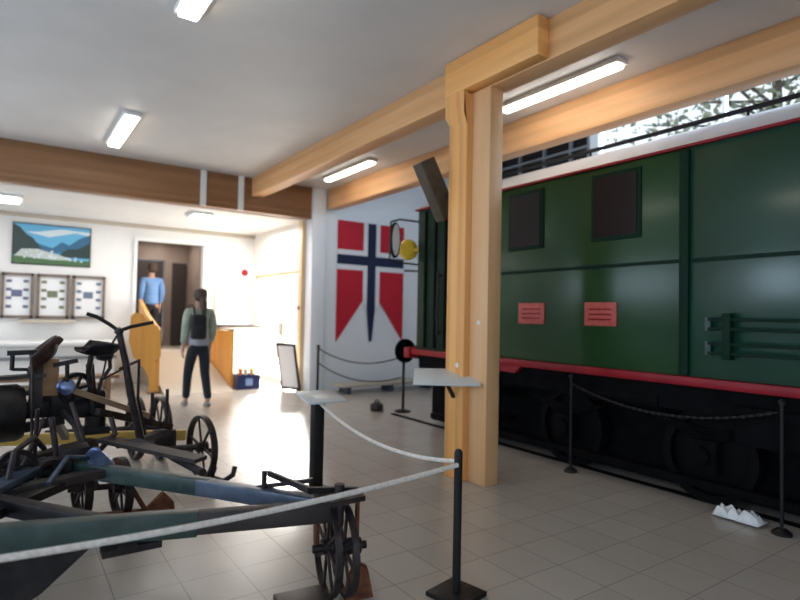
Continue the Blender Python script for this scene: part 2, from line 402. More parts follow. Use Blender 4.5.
# red plates
for ya, yb in ((3.72, 4.06), (2.92, 3.25)):
    o = MB().b2(TX-.014, TX, ya, yb, 1.34, 1.55, bevel=.004).build('number_plate', M['redplate'], tr)
    mk = MB()
    for i in range(3): mk.b2(TX-.017, TX-.0145, ya+.05, yb-.05, 1.39+i*.045, 1.405+i*.045)
    mk.build('raised_line', M['red'], o)
# side handrails (two pairs of flat bars)
for z in (1.415, 1.345, 1.235, 1.165):
    MB().b2(TX-.05, TX-.03, -2.2, 2.13, z-.012, z+.012, bevel=.004).build('side_rail', M['railgreen'], tr)
for y in (1.995, 1.0, 0.0, -1.0, -2.1):
    MB().b2(TX-.06, TX+.005, y-.03, y+.03, 1.12, 1.46, bevel=.006).build('rail_bracket', M['railgreen'], tr)
for z in (1.33, 1.15): MB().b2(TX-.045, TX-.02, 2.11, 2.15, z, z+.10).build('rail_end', M['greenframe'], tr)
# vertical grooves/doors on the far part of the side (seen left of the column)
for y in (5.25, 5.45, 5.65): MB().b2(TX-.012, TX+.012, y, y+.03, 1.0, 2.73).build('door_rib', M['undergear'], tr)
MB().cyl((TX-.05, 5.35, 1.15), (TX-.05, 5.35, 1.95), .014).cyl((TX-.05,5.35,1.2), (TX+.01,5.35,1.2), .01).cyl((TX-.05,5.35,1.9), (TX+.01,5.35,1.9), .01).build('grab_rail', M['black'], tr)
# sill
b = MB().b2(TX-.035, 6.95, TY0, TY1+.05, .90, .969, bevel=.006)
b.build('red_sill', M['red'], tr)
b = MB().prism([(TX-.036, 4.42, .90), (TX-.036, 4.32, .83), (TX-.036, 4.08, .83), (TX-.036, 4.0, .90)], (.08,0,0)); b.build('sill_bracket', M['red'], tr)
MB().b2(4.27, 6.9, TY1+.06, TY1+.18, .85, .985, bevel=.01).build('buffer_beam', M['red'], tr)
for x in (4.62, 6.4):
    MB().lathe([(.0,0), (.09,0), (.09,.25), (.06,.27), (.06,.42), (.17,.44), (.17,.47), (.0,.50)], (x, TY1+.18, .90), (0,1,0)).build('buffer', M['undergear'], tr)
# underframe
MB().b2(4.62, 6.7, TY0, TY1, .04, .895).build('underframe', M['undergear'], tr)
MB().b2(TX+.02, TX+.08, TY0+.1, TY1-.05, .70, .895).build('side_frame', M['undergear'], tr)
for yc in (-2.0, -.7, .9, 2.2, 3.5, 5.0):
    o = MB().rim((4.50, yc, .37), (1,0,0), .36, .12, .06).lathe([(0,-.03),(.31,-.03),(.31,.0),(.08,.05),(.0,.05)], (4.50, yc, .37), (-1,0,0)).build('wheel', M['wheelblk'], tr)
    MB().b2(4.34, 4.42, yc-.11, yc+.11, .25, .50, bevel=.015).build('axle_box', M['undergear'], o)
    MB().lathe([(.0,0), (.07,0), (.07,.04), (.0,.05)], (4.34, yc, .38), (-1,0,0)).build('axle_cap', M['undergear'], o)
    sp = MB()
    for i in range(5): sp.tube([(4.39, yc-.42+.06*i, .62-.022*i), (4.39, yc, .575-.022*i), (4.39, yc+.42-.06*i, .62-.022*i)], .011, 6)
    sp.build('leaf_spring', M['undergear'], o)
MB().b2(4.36, 4.42, TY0+.3, TY1-.3, .13, .19).build('brake_rod', M['undergear'], tr)
MB().b2(4.30, 4.60, 1.35, 1.95, .52, .80, bevel=.02).build('battery_box', M['undergear'], tr)
MB().b2(4.28, 4.55, 4.3, 4.75, .30, .34).b2(4.28, 4.55, 4.3, 4.75, .58, .62).b2(4.28, 4.32, 4.3, 4.33, .3, .9).b2(4.28, 4.32, 4.72, 4.75, .3, .9).build('foot_step', M['undergear'], tr)
MB().cyl((4.40, 2.55, .74), (4.40, 3.25, .74), .075).build('air_tank', M['undergear'], tr)
# mirror on an arm at the front corner, and lamp
o = MB().tube([(4.38,5.84,2.62), (4.12,5.95,2.64), (4.00,5.97,2.60)], .012, 8).tube([(4.38,5.84,2.06), (4.08,5.95,2.08), (3.98,5.97,2.12)], .012, 8).tube([(3.99,5.97,2.60), (3.98,5.97,2.12)], .010, 8).build('mirror_arm', M['black'], tr)
MB().lathe([(0,0), (1,0), (1,.04), (0,.045)], (0,0,0), (0,-1,0), 24).build('mirror', M['black'], tr)
mo = bpy.data.objects[-1] if 0 else None
for o_ in [x for x in C.objects if x.name.startswith('mirror') and not x.name.startswith('mirror_arm')]:
    for v_ in o_.data.vertices:
        co = v_.co + tr.location
        co = V((co.x*.075+4.03, co.y*1+5.95, co.z*.23+2.36)); v_.co = co - tr.location
    mg = MB().lathe([(0,0), (1,0), (1,.004), (0,.005)], (0,0,0), (0,-1,0), 24)
    for v_ in mg.bm.verts: v_.co = V((v_.co.x*.055+4.03, v_.co.y+5.905, v_.co.z*.20+2.36))
    mg.build('mirror_glass', M['mirror'], o_)
o = MB().tube([(4.40,5.85,1.98), (4.2,5.95,1.98)], .012, 8).build('lower_arm', M['black'], tr)
MB().lathe([(0,0), (.13,.0), (.14,.03), (.13,.07), (.0,.10)], (4.27, 6.0, 2.26), (0,-1,0)).cyl((4.27,6.0,2.26), (4.40,5.84,2.26), .02).build('signal_lamp', mat('amber_yellow', (.88,.60,.06), .4), tr)
# rails under the train
for x in (4.50, 6.0):
    rl = MB().b2(x-.03, x+.03, -4.1, 6.6, -.0, .012); tag(rl.build('rail', M['undergear']), 'steel rail set in the floor under the %s wheels of the green train' % ('near' if x < 5 else 'far'), 'rail')

# crumpled white lump added in place of a light reflection by the wheel
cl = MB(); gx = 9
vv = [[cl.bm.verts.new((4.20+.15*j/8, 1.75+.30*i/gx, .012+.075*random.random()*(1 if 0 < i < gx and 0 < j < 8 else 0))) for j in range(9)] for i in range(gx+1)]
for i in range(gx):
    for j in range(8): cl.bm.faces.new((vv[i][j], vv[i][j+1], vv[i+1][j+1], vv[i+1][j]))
o = cl.build('reflection_lump', M['paper']); tag(o, 'crumpled white lump added for a bright light reflection on the floor beside the train wheel', 'cloth')
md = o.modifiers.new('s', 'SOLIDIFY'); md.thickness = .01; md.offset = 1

# ================================================================== STANCHIONS, ROPES
def stanchion(x, y, h, r, label, plate=.15, sq=True, ang=0., top=.01):
    t = thing('rope_stanchion', (x, y, 0), label, 'stanchion')
    if sq: MB().box((x, y, .012), (plate, plate, .024), Quaternion((0,0,1), ang), bevel=.004).build('base_plate', M['black'], t)
    else: MB().lathe([(.0,0), (plate/2,0), (plate/2,.015), (.03,.04), (.0,.04)], (x,y,0)).build('base_plate', M['black'], t)
    MB().cyl((x, y, .02), (x, y, h), r).build('pole', M['black'], t)
    MB().lathe([(0,0), (r+top,0), (r+top,.02), (r*.6,.035), (0,.035)], (x, y, h-.005)).build('cap', M['black'], t)
    return t
stanchion(1.885, 2.165, .70, .021, 'slim black rope stanchion nearest the camera, in front of the timber column', .22, True, math.radians(12), top=.0)
stanchion(4.42, 8.80, .83, .022, 'black chain stanchion beside the white pillar left of the flag', .24, False)
stanchion(4.75, 6.70, .86, .02, 'black chain stanchion below the right tail of the flag', .24, False)
stanchion(4.26, 3.34, .86, .012, 'thin black stanchion before the train just right of the column', .12, False)
stanchion(4.24, 1.62, .86, .012, 'thin black stanchion before the train nearest the picture right edge', .12, False)
def cat(a, b, sag, n=22):
    a = V(a); b = V(b)
    return [a.lerp(b, i/n) - V((0,0,sag*4*(i/n)*(1-i/n))) for i in range(n+1)]
tag(MB().tube(cat((1.955,3.86,.73), (1.885,2.185,.665), .10), .0115, 8).build('rope', M['rope']), 'pale rope sagging between the information stand and the nearest black stanchion', 'rope')
tag(MB().tube(cat((1.87,2.155,.655), (-.75,2.19,.66), .06), .0125, 8).build('rope', M['rope']), 'pale rope running left from the nearest stanchion across the green machine', 'rope')
t = stanchion(-.77, 2.19, .70, .021, 'black rope stanchion holding the left end of the pale rope', .22)
def chain(a, b, sag, label):
    pts = cat(a, b, sag, 60); m = MB(); 
    m.tube(pts[::3], .008, 6)
    for i in range(0, 60, 2):
        c = pts[i]; m.box(c, (.035, .022, .022), (pts[i+1]-pts[i]).to_track_quat('X', 'Z'), bevel=.006)
    tag(m.build('chain', M['black']), label, 'chain')
chain((4.42,8.78,.80), (4.75,6.72,.80), .17, 'upper black chain sagging below the flag')
chain((4.42,8.78,.55), (4.75,6.72,.50), .17, 'lower black chain sagging below the flag')
chain((4.26,3.32,.80), (4.24,1.64,.80), .14, 'black chain between the two thin stanchions before the train')

# information stand with thick black post
t = thing('information_stand', (1.98, 3.93, 0), 'thick black post with pale reading panel on top beside the green machine', 'information stand')
MB().box((1.98, 3.93, .014), (.34, .30, .026), Quaternion((0,0,1), .15), bevel=.004).build('base_plate', M['black'], t)
MB().b2(1.937, 2.023, 3.89, 3.97, .026, .745, bevel=.008).build('post', M['black'], t)
MB().box((1.98, 3.88, .765), (.32, .26, .016), Quaternion((1,0,0), math.radians(12)), bevel=.004).build('reading_panel', M['acrylic'], t)

# pale reading panel on the column side
t = thing('reading_shelf', (3.1, 3.72, .80), 'pale tilted reading panel fixed to the left face of the timber column', 'information panel')
q = Quaternion((0,0,1), math.radians(-48)) @ Quaternion((1,0,0), math.radians(14))
MB().box((3.09, 3.72, .88), (.56, .34, .016), Quaternion((0,0,1), math.radians(-38)) @ Quaternion((1,0,0), math.radians(17)), bevel=.004).build('panel', M['acrylic'], t)
MB().bar((3.19,3.74,.70), (3.06,3.70,.85), .03, .02).build('bracket', M['black'], t)

# speaker high on the column
t = thing('loudspeaker', (3.05, 3.95, 2.75), 'dark brown slanted box loudspeaker hung high on the left of the column', 'loudspeaker')
a = V((3.02,4.02,2.80)); bb = V((3.30,4.00,2.30)); 
q = (bb-a).to_track_quat('X', 'Y')
MB().box((a+bb)/2, (.56, .17, .14), q, bevel=.01).build('cabinet', M['speaker'], t)
MB().box((a+bb)/2 + q @ V((0,0,.073)), (.50, .13, .006), q).build('grille', M['speaker'], t)
MB().bar((3.22,3.93,2.5), (3.30,3.84,2.5), .04, .02).build('bracket', M['black'], t)

# dark floor plate
t = thing('floor_plate', (1.2, 2.45, 0), 'dark metal base plate lying on the tiles below the machine hitch', 'base plate')
MB().box((1.20, 2.46, .02), (.25, .25, .04), Quaternion((0,0,1), math.radians(-8)), bevel=.006).build('plate', M['darkiron'], t)
MB().cyl((1.20,2.40,.04), (1.20,2.40,.052), .03).build('socket', M['black'], t)

# beige low bench under the flag
t = thing('low_bench', (5.5, 8.72, 0), 'low beige bench at the foot of the wall under the flag', 'bench')
MB().b2(4.78, 6.9, 8.55, 8.95, .12, .17, bevel=.006).build('top', M['beige'], t)
for x in (4.9, 5.8, 6.7): MB().b2(x, x+.08, 8.6, 8.9, 0, .12).build('leg', M['bluegreen'], t)
# dark cast weight
t = thing('iron_weight', (4.46, 6.95, 0), 'round dark iron weight on the floor left of the chain stanchion', 'weight')
MB().lathe([(0,0), (.085,0), (.10,.03), (.09,.10), (.03,.125), (0,.125)], (4.46,6.95,0)).build('weight_body', M['darkiron'], t)
MB().tube([(4.46+.035*math.cos(a_), 6.95, .12+.035*math.sin(a_)) for a_ in [PI*i/8 for i in range(9)]], .008, 6).build('handle', M['black'], t)

# ================================================================== FAR ROOM FURNISHING
# fjord picture
t = thing('fjord_picture', (.62, 11.99, 2.2), 'wide landscape picture of a fjord with blue sky and dark mountains', 'picture')
px0, px1, pz0, pz1 = .03, 1.21, 2.20, 2.90
MB().b2(px0-.02, px1+.02, 11.975, 11.999, pz0-.02, pz1+.02).build('backing', M['doordark'], t)
pm = [mat('print_sky', (.12,.42,.66), .4), mat('print_cloud', (.62,.72,.78), .4), mat('print_far_mountain', (.03,.13,.25), .4),
      mat('print_dark_mountain', (.02,.045,.045), .4), mat('print_village', (.50,.55,.52), .4), mat('print_meadow', (.07,.15,.06), .4), mat('print_blue_water', (.04,.14,.26), .4)]
p = MB()
def pp(poly, mi, lay): p.prism([(px0+(px1-px0)*u, 11.974-.0012*lay, pz0+(pz1-pz0)*v) for u, v in poly], (0,.001,0), mi)
pp([(0,0),(1,0),(1,1),(0,1)], 0, 1)
pp([(.15,.80),(.45,.70),(.8,.86),(1,.8),(1,.9),(.6,.93),(.3,.82)], 1, 2)
pp([(.2,.3),(.2,.62),(.34,.50),(.5,.42),(.62,.60),(.72,.52),(.86,.72),(1,.84),(1,.3)], 2, 3)
pp([(0,.2),(0,.98),(.08,.9),(.16,.74),(.24,.66),(.34,.42),(.42,.28)], 3, 4)
pp([(.55,.2),(.7,.42),(.84,.44),(1,.62),(1,.2)], 3, 4.5)
pp([(.3,.38),(.55,.42),(.62,.34),(.35,.30)], 6, 5)
pp([(.02,.18),(.1,.36),(.3,.38),(.62,.24),(.8,.12),(.1,.1)], 4, 6)
pp([(0,0),(1,0),(1,.14),(.5,.12),(0,.18)], 5, 7)
for i in range(26):
    u = random.uniform(.05,.9); v = random.uniform(.12,.34)*(1 if u < .5 else .7)
    pp([(u,v),(u+.025,v),(u+.025,v+.045),(u,v+.045)], 1, 8+i*.05)
p.build('print', pm[0], t, smooth=False, mats=pm)
# display boards
for i, (a_, b_) in enumerate(((-.14-.44, -.14+.0), (-.12, .35), (.40, .90), (.95, 1.49))):
    lb = ['cut off by the picture left edge', 'leftmost fully framed, beside the picture left edge', 'middle one, second from the right', 'rightmost of the row, nearest the ramp'][i]
    if i == 0: a_, b_ = -.60, -.16
    t = thing('display_board', ((a_+b_)/2, 11.99, 1.23), 'framed white display board under the fjord picture, ' + lb, 'display board', 'framed boards under the fjord picture')
    f = MB(); f.b2(a_, b_, 11.93, 11.999, 1.97, 2.02); f.b2(a_, b_, 11.93, 11.999, 1.22, 1.27); f.b2(a_, a_+.045, 11.93, 11.999, 1.22, 2.02); f.b2(b_-.045, b_, 11.93, 11.999, 1.22, 2.02)
    f.build('frame', noisy('grey_brown_frame', (.16,.12,.10), (.22,.17,.14), (9,9,9), .6) if i == 0 else bpy.data.materials['grey_brown_frame'], t)
    MB().b2(a_+.045, b_-.045, 11.97, 11.998, 1.27, 1.97).build('sheet', M['paper'], t)
    cx = (a_+b_)/2
    bm_ = mat('board_photo_%d' % i, [(.10,.12,.20), (.12,.14,.24), (.16,.19,.11), (.14,.18,.26)][i], .6)
    MB().b2(cx-.09, cx+.07, 11.965, 11.97, 1.60, 1.72).build('photograph', bm_, t)
    for z in (1.4, 1.55, 1.70, 1.85):
        MB().b2(a_+.07, a_+.15, 11.965, 11.97, z, z+.05).build('photograph', bm_, t); MB().b2(b_-.15, b_-.07, 11.965, 11.97, z, z+.05).build('photograph', bm_, t)
tag(MB().b2(.15, 1.02, 11.80, 11.998, 1.14, 1.20, bevel=.006).build('wall_ledge', M['beige']), 'narrow beige ledge on the wall below the display boards', 'ledge')
# white counter
t = thing('white_counter', (-1.2, 11.3, 0), 'long white display counter along the far wall under the boards', 'counter')
MB().b2(-3.9, 1.56, 11.0, 11.9, .14, .78).build('body', M['white'], t)
MB().b2(-3.9, 1.60, 10.92, 11.93, .78, .84, bevel=.008).build('worktop', M['whitelam'], t)
MB().b2(-3.9, 1.58, 10.97, 11.0, .55, .60).build('front_strip', M['metalgrey'], t)
MB().b2(-3.9, 1.5, 11.06, 11.85, 0, .14).build('plinth', M['corridor'], t)
# brown bench
t = thing('wooden_bench', (.6, 9.6, 0), 'low brown wooden bench standing in front of the white counter', 'bench')
MB().b2(-.9, 1.42, 9.5, 9.85, .36, .41, bevel=.006).build('seat', M['brownwood'], t)
for x in (-.8, 1.25):
    for y in (9.53, 9.77): MB().b2(x, x+.06, y, y+.06, 0, .36).build('leg', M['brownwood'], t)
MB().b2(-.75, 1.25, 9.66, 9.70, .18, .23).build('stretcher', M['brownwood'], t)

# ramp
RY0, RY1, RZ = 9.85, 11.98, .60
t = MB().prism([(2.16, RY0, 0), (2.16, RY1, 0), (2.16, RY1, RZ)], (1.15,0,0)).build('ramp', M['beige'])
tag(t, 'pale sloping ramp leading up to the dark doorway', 'ramp')
def rz(y): return max(0, (y-RY0)/(RY1-RY0)*RZ)
def rail_panel(x, label, pts, w=.05):
    t = thing('ramp_railing', (x, 10.9, 0), label, 'railing')
    MB().prism([(xx, y, z) for xx, y, z in pts], (w,0,0)).build('panel', M['orange'], t)
    return t
# right side: solid panel, level top
t = rail_panel(3.33, 'solid orange timber railing on the right side of the ramp', [(3.33,10.12,.0),(3.33,11.75,rz(11.75)-.18),(3.33,11.75,1.02),(3.33,10.12,1.06)])
MB().b2(3.32, 3.39, 10.10, 11.76, 1.06, 1.09, bevel=.008).build('handrail', M['brownwood'], t)
# left side: stepped panel
t = rail_panel(2.09, 'solid orange timber railing on the left side of the ramp', [(2.09,10.22,.0),(2.09,11.9,rz(11.9)-.1),(2.09,11.9,1.58),(2.09,11.2,1.30),(2.09,10.22,1.04)])
MB().bar((2.115,10.2,1.06), (2.115,11.2,1.32), .06, .03).bar((2.115,11.2,1.32), (2.115,11.92,1.60), .06, .03).build('handrail', M['orange'], t)
t = thing('curved_timber_panel', (1.88, 10.25, 0), 'curved orange timber panel standing left of the ramp foot', 'panel')
ppts = [(1.66,1.30), (1.72,1.36), (1.82,1.35), (1.92,1.24), (2.08,1.14), (2.13,1.02), (2.14,.62), (2.06,.56), (2.10,.40), (2.13,.0), (1.98,.0), (1.96,.30), (1.88,.44), (1.72,.62), (1.64,.90)]
MB().prism([(x, 10.14, z) for x, z in ppts], (0,.045,0)).build('board', M['orange'], t)
MB().b2(1.95, 2.14, 10.13, 10.21, .0, .03).build('foot', M['brownwood'], t)

# reception desk corner and bits at the far right
t = thing('white_desk', (3.95, 11.6, 0), 'white desk against the far wall right of the ramp', 'desk')
MB().b2(3.56, 4.36, 11.45, 11.95, 0, 1.08).build('body', M['white'], t)
MB().b2(3.50, 4.38, 11.42, 11.98, 1.08, 1.13, bevel=.006).build('desktop', M['doordark'], t)
t = thing('notice_frame', (3.84, 11.99, 1.3), 'pale framed notice on the wall right of the doorway', 'notice')
MB().b2(3.56, 3.60, 11.96, 11.999, 1.30, 1.84).b2(4.08, 4.12, 11.96, 11.999, 1.30, 1.84).b2(3.6, 4.08, 11.96, 11.999, 1.30, 1.34).b2(3.6, 4.08, 11.96, 11.999, 1.80, 1.84).build('frame', M['beige'], t)
MB().b2(3.60, 4.08, 11.98, 11.998, 1.34, 1.80).build('sheet', M['paper'], t)
MB().b2(3.70, 3.86, 11.972, 11.98, 1.42, 1.60).build('photograph', M['beige'], t); MB().b2(3.88, 3.98, 11.972, 11.98, 1.55, 1.72).build('photograph', M['beige'], t)
tag(MB().lathe([(0,0), (.075,0), (.075,.02), (0,.025)], (4.20, 11.999, 2.26), (0,-1,0)).build('alarm_bell', M['red']), 'small round red alarm on the far white wall', 'alarm')
tag(MB().lathe([(0,0), (.03,0), (.03,.02), (0,.025)], (4.33, 9.44, 1.50), (-1,0,0)).build('push_button', M['red']), 'small red button on the pine trim beside the white pillar', 'button')
# blue tub with toys and flowers
t = thing('blue_tub', (3.62, 10.12, 0), 'navy blue plastic tub on the floor right of the ramp', 'tub')
MB().b2(3.42, 3.84, 9.98, 10.28, 0, .05).b2(3.42, 3.44, 9.98, 10.28, .05, .26).b2(3.82, 3.84, 9.98, 10.28, .05, .26).b2(3.44, 3.82, 9.98, 10.0, .05, .26).b2(3.44, 3.82, 10.26, 10.28, .05, .26).build('tub_body', M['tubblue'], t)
MB().b2(3.40, 3.86, 9.965, 9.98, .235, .265).b2(3.40, 3.86, 10.28, 10.295, .235, .265).build('rim', M['tubblue'], t)
MB().b2(3.57, 3.70, 9.975, 9.98, .07, .2).build('label_patch', mat('tub_label', (.25,.38,.65), .5), t)
for i, (x, c, n_) in enumerate(((3.52,(.70,.22,.10),'orange red'), (3.62,(.85,.78,.60),'cream'), (3.73,(.75,.45,.12),'amber'))):
    o = MB().lathe([(0,0), (.045,.01), (.05,.10), (.03,.22), (.045,.30), (0,.34)], (x, 10.13, .05)).build('skittle', mat('skittle_%d' % i, c, .5))
    tag(o, n_ + ' toy skittle standing in the navy blue tub', 'toy', 'skittles in the blue tub')
# sign easel
t = thing('sign_easel', (4.22, 9.45, 0), 'leaning white sign board in a dark frame before the glazed door', 'sign board')
A = V((4.12,9.62,.03)); B = V((4.30,9.20,.03)); up = V((-.10,.06,.83)); nn = (B-A).cross(up).normalized()*.02
def quad(a, b, u, th, m, name):
    MB().prism([a, b, b+u, a+u], th).build(name, m, t)
quad(A, B, up, nn, M['blackiron'], 'board_frame')
quad(A+(B-A)*.1+up*.06-nn*.3, B-(B-A)*.1+up*.06-nn*.3, up*.88, nn*1.6, M['paper'], 'white_sheet')
MB().bar(V((4.19,9.43,.80)), V((4.33,9.48,.0)), .02, .02).build('rear_leg', M['blackiron'], t)

# ================================================================== GREEN FRAMED IMPLEMENT
im = thing('horse_drawn_plough', (.6, 3.2, 0), 'old green framed horse drawn plough with spoked iron wheels nearest the camera', 'plough')
MB().bar((-1.1,3.28,.425), (.75,2.68,.425), .08, .115, bevel=.008).build('near_beam', M['greenframe'], im)
MB().bar((.735,2.683,.425), (1.34,2.48,.43), .07, .10, bevel=.008).build('near_beam_end', M['timberdark'], im)
MB().bar((.22,4.12,.435), (.95,3.14,.43), .075, .09, bevel=.008).build('far_beam', M['greenframe'], im)
MB().bar((.90,3.20,.432), (1.36,2.46,.44), .078, .085, bevel=.008).build('far_beam_end', M['bluegreen'], im)
MB().bar((-.50,4.10,.44), (.44,2.83,.41), .07, .08, bevel=.006).build('inner_beam', M['blackiron'], im)
MB().bar((-.30,3.02,.48), (.24,4.03,.48), .10, .035, bevel=.004).build('inner_plank', M['bluegreen'], im)
MB().bar((-.9,3.35,.44), (.52,4.46,.46), .09, .08, bevel=.006).build('rear_timber', M['timberdark'], im)
MB().bar((-.8,3.55,.38), (.30,4.46,.40), .08, .06, bevel=.006).build('rear_timber', M['timberdark'], im)
MB().bar((-.45,3.08,.47), (-.2,4.28,.47), .05, .03).build('cross_tie', M['darkiron'], im)
# hitch and front castor
h = MB().b2(1.27, 1.46, 2.36, 2.54, .49, .515).cyl((1.37,2.46,.36), (1.37,2.46,.56), .025); h.build('hitch_plate', M['darkiron'], im)
MB().bar((1.12,2.90,.47), (1.30,2.62,.55), .03, .02).cyl((1.13,2.84,.44), (1.13,2.84,.57), .014).build('hitch_pin', M['darkiron'], im)
MB().bar((1.20,2.95,.52), (1.24,2.50,.535), .02, .03).bar((1.22,2.52,.54), (1.50,2.50,.50), .03, .025).build('steering_bar', M['blackiron'], im)
def spoked(parent, c, bearing, R, w=.045, n=8, m='darkiron', name='wheel', t=.018):
    """wheel whose plane points along bearing (deg clockwise from +Y)"""
    a = math.radians(bearing); d = V((math.sin(a), math.cos(a), 0)); ax = V((d.y, -d.x, 0)); c = V(c)
    o = MB().rim(c, ax, R, w, t).build(name, M[m], parent)
    MB().cyl(c-ax*(w*.9), c+ax*(w*.9), R*.16).build('hub', M[m], o)
    for k in range(n):
        an = 2*PI*k/n+.2; q = d*math.cos(an)+V((0,0,1))*math.sin(an)
        MB().bar(c+q*R*.1, c+q*(R-t*.6), .012, .020).build('spoke', M[m], o)
    return o
spoked(im, (1.345,2.53,.237), 13, .236, .03)
spoked(im, (1.42,2.49,.225), 13, .224, .03)
MB().cyl((1.27,2.54,.235), (1.53,2.46,.232), .020).cyl((1.43,2.49,.235), (1.50,2.465,.232), .04).build('axle', M['blackiron'], im)
MB().bar((1.475,2.46,.23), (1.475,2.46,.50), .02, .015).bar((1.30,2.56,.23), (1.30,2.56,.50), .02, .015).bar((1.28,2.56,.505), (1.50,2.45,.505), .03, .02).build('fork', M['rust'], im)
# rusty scraper share at the foot of the castor
MB().prism([(1.38,2.40,.0), (1.53,2.38,.0), (1.51,2.40,.13), (1.46,2.43,.16), (1.42,2.44,.08)], (.02,.05,0)).bar((1.46,2.44,.10), (1.475,2.47,.24), .03, .02).build('scraper', M['rust'], im)
# middle wheel and rusty share
spoked(im, (.66,4.22,.20), -8, .20, .05, 6)
spoked(im, (.44,4.34,.20), -8, .20, .05, 6)
MB().cyl((.36,4.33,.20), (.74,4.24,.20), .02).bar((.52,4.29,.2), (.42,4.0,.44), .04, .03).build('axle', M['darkiron'], im)
MB().prism([(.50,3.98,.01), (.98,4.04,.0), (.98,4.10,.08), (.92,4.12,.15), (.80,4.08,.06), (.52,4.02,.10)], (.0,.05,.0)).bar((.80,4.12,.05), (.60,4.05,.42), .04, .02).build('share', M['rust'], im)
# blue mouldboard
mb = MB(); n1, n2 = 8, 6; g = []
for i in range(n1+1):
    u = i/n1
    g.append([mb.bm.verts.new((.395+.13*u+.03*math.sin(3*j/n2), 3.86-.10*math.sin(PI*u)*.7-.06*(j/n2), .385+.21*(j/n2)*(.55+.45*math.sin(PI*min(1,u+.15))))) for j in range(n2+1)])
for i in range(n1):
    for j in range(n2): mb.bm.faces.new((g[i][j], g[i+1][j], g[i+1][j+1], g[i][j+1]))
o = mb.build('mouldboard', M['blue'], im); md = o.modifiers.new('s', 'SOLIDIFY'); md.thickness = .012
MB().bar((-.6,3.50,.41), (.52,3.74,.44), .09, .05, bevel=.006).build('cross_plank', M['timberdark'], im)
MB().bar((-.1,3.30,.40), (.46,3.90,.42), .10, .05, bevel=.006).build('cross_plank', M['blackiron'], im)
MB().bar((-.30,3.10,.40), (.10,3.62,.40), .12, .04, bevel=.006).build('cross_plank', M['bluegreen'], im)
MB().tube([(.02,3.6,.46), (.05,3.7,.62), (.14,3.85,.66), (.20,4.0,.56)], .016, 8).build('curved_rod', M['darkiron'], im)
MB().tube([(.20,3.55,.46), (.30,3.7,.56), (.42,3.8,.52)], .014, 8).build('curved_rod', M['bluegreen'], im)
MB().cyl((-.1,3.75,.47), (.34,3.92,.50), .03).build('cross_shaft', M['blackiron'], im)
spoked(im, (.06,3.80,.50), 70, .11, .03, 5, 'blackiron', 'gear_wheel', .03)
MB().b2(.28,.44,3.92,4.08,.36,.56, bevel=.015).build('gear_bracket', M['blackiron'], im)
# near dark plough body under the beam
MB().prism([(-.75,3.05,.0), (-.05,3.0,.0), (.16,2.96,.14), (.33,2.93,.30), (.30,2.90,.36), (-.10,3.0,.37), (-.7,3.12,.37)], (.03,.06,0)).build('mouldboard', M['blackiron'], im)
MB().prism([(-.85,2.92,.0), (-.12,2.86,.0), (.02,2.98,.06), (-.6,3.10,.10)], (0,0,.03)).build('share', M['timberdark'], im)
# underside blocks along the beams
MB().b2(.42, .50, 2.70, 2.80, .34, .375).b2(.36,.60,2.70,2.79,.335,.365).build('beam_clamp', M['blackiron'], im)
# standards, bolts, rods crowding the middle
for (a_, b_, r_) in (((.15,4.05,.35),(.16,3.98,.80),.012), ((.30,4.1,.3),(.24,4.15,.72),.018), ((.05,3.7,.42),(.20,4.2,.70),.014), ((.44,4.15,.5),(.36,4.3,.78),.016), ((-.2,3.9,.45),(-.1,4.3,.8),.016)):
    MB().cyl(a_, b_, r_, n=10).build('standard', M['darkiron'], im)
MB().b2(.16,.34, 3.86,4.02,.38,.50, bevel=.01).b2(-.1,.08,3.8,3.95,.40,.50, bevel=.01).build('gear_bracket', M['blackiron'], im)
spoked(im, (.24,3.84,.44), 75, .085, .03, 5, 'blackiron', 'gear_wheel', .02)
MB().tube([(.62,4.16,.50), (.74,4.10,.52), (.86,4.0,.47), (.95,3.85,.42), (1.0,3.5,.42)], .025, 8).build('draw_rod', M['timberdark'], im)
MB().bar((.55,4.25,.53), (1.02,3.62,.47), .12, .025).build('deck_board', M['timberdark'], im)
MB().tube([(.28,4.3,.3), (.5,4.2,.44), (.62,4.25,.56), (.60,4.3,.66)], .018, 8).build('hooked_rod', M['darkiron'], im)

# ================================================================== REAR MACHINE WITH SEATS
rm = thing('seated_farm_machine', (.6, 5.0, 0), 'old dark farm machine with two seats, levers and yellow pole behind the plough', 'farm machine')
MB().bar((-.9,6.08,.30), (1.32,5.16,.31), .07, .09, bevel=.008).build('yellow_pole', M['yellow'], rm)
spoked(rm, (1.37,4.85,.262), -8, .261, .05, 6, 'darkiron')
MB().tube([(1.43,4.74,.02), (1.49,4.62,.015), (1.56,4.60,.06), (1.58,4.62,.12)], .022, 8).tube([(1.42,4.80,.25), (1.45,4.72,.10), (1.43,4.74,.02)], .014, 8).build('scraper', M['darkiron'], rm)
MB().cyl((1.05,4.92,.262), (1.42,4.84,.262), .025).bar((1.08,4.92,.262), (1.2,5.2,.31), .05, .04).build('axle', M['darkiron'], rm)
spoked(rm, (1.22,5.72,.29), -4, .29, .06, 8, 'darkiron')
spoked(rm, (1.02,5.80,.29), -4, .29, .06, 8, 'darkiron')
MB().cyl((.3,5.92,.29), (1.32,5.70,.29), .025).build('axle', M['darkiron'], rm)
MB().b2(1.02, 1.20, 4.98, 5.08, .24, .40, bevel=.02).build('pedestal', M['darkiron'], rm)
spoked(rm, (-.5,5.3,.33), 0, .33, .06, 8, 'darkiron')
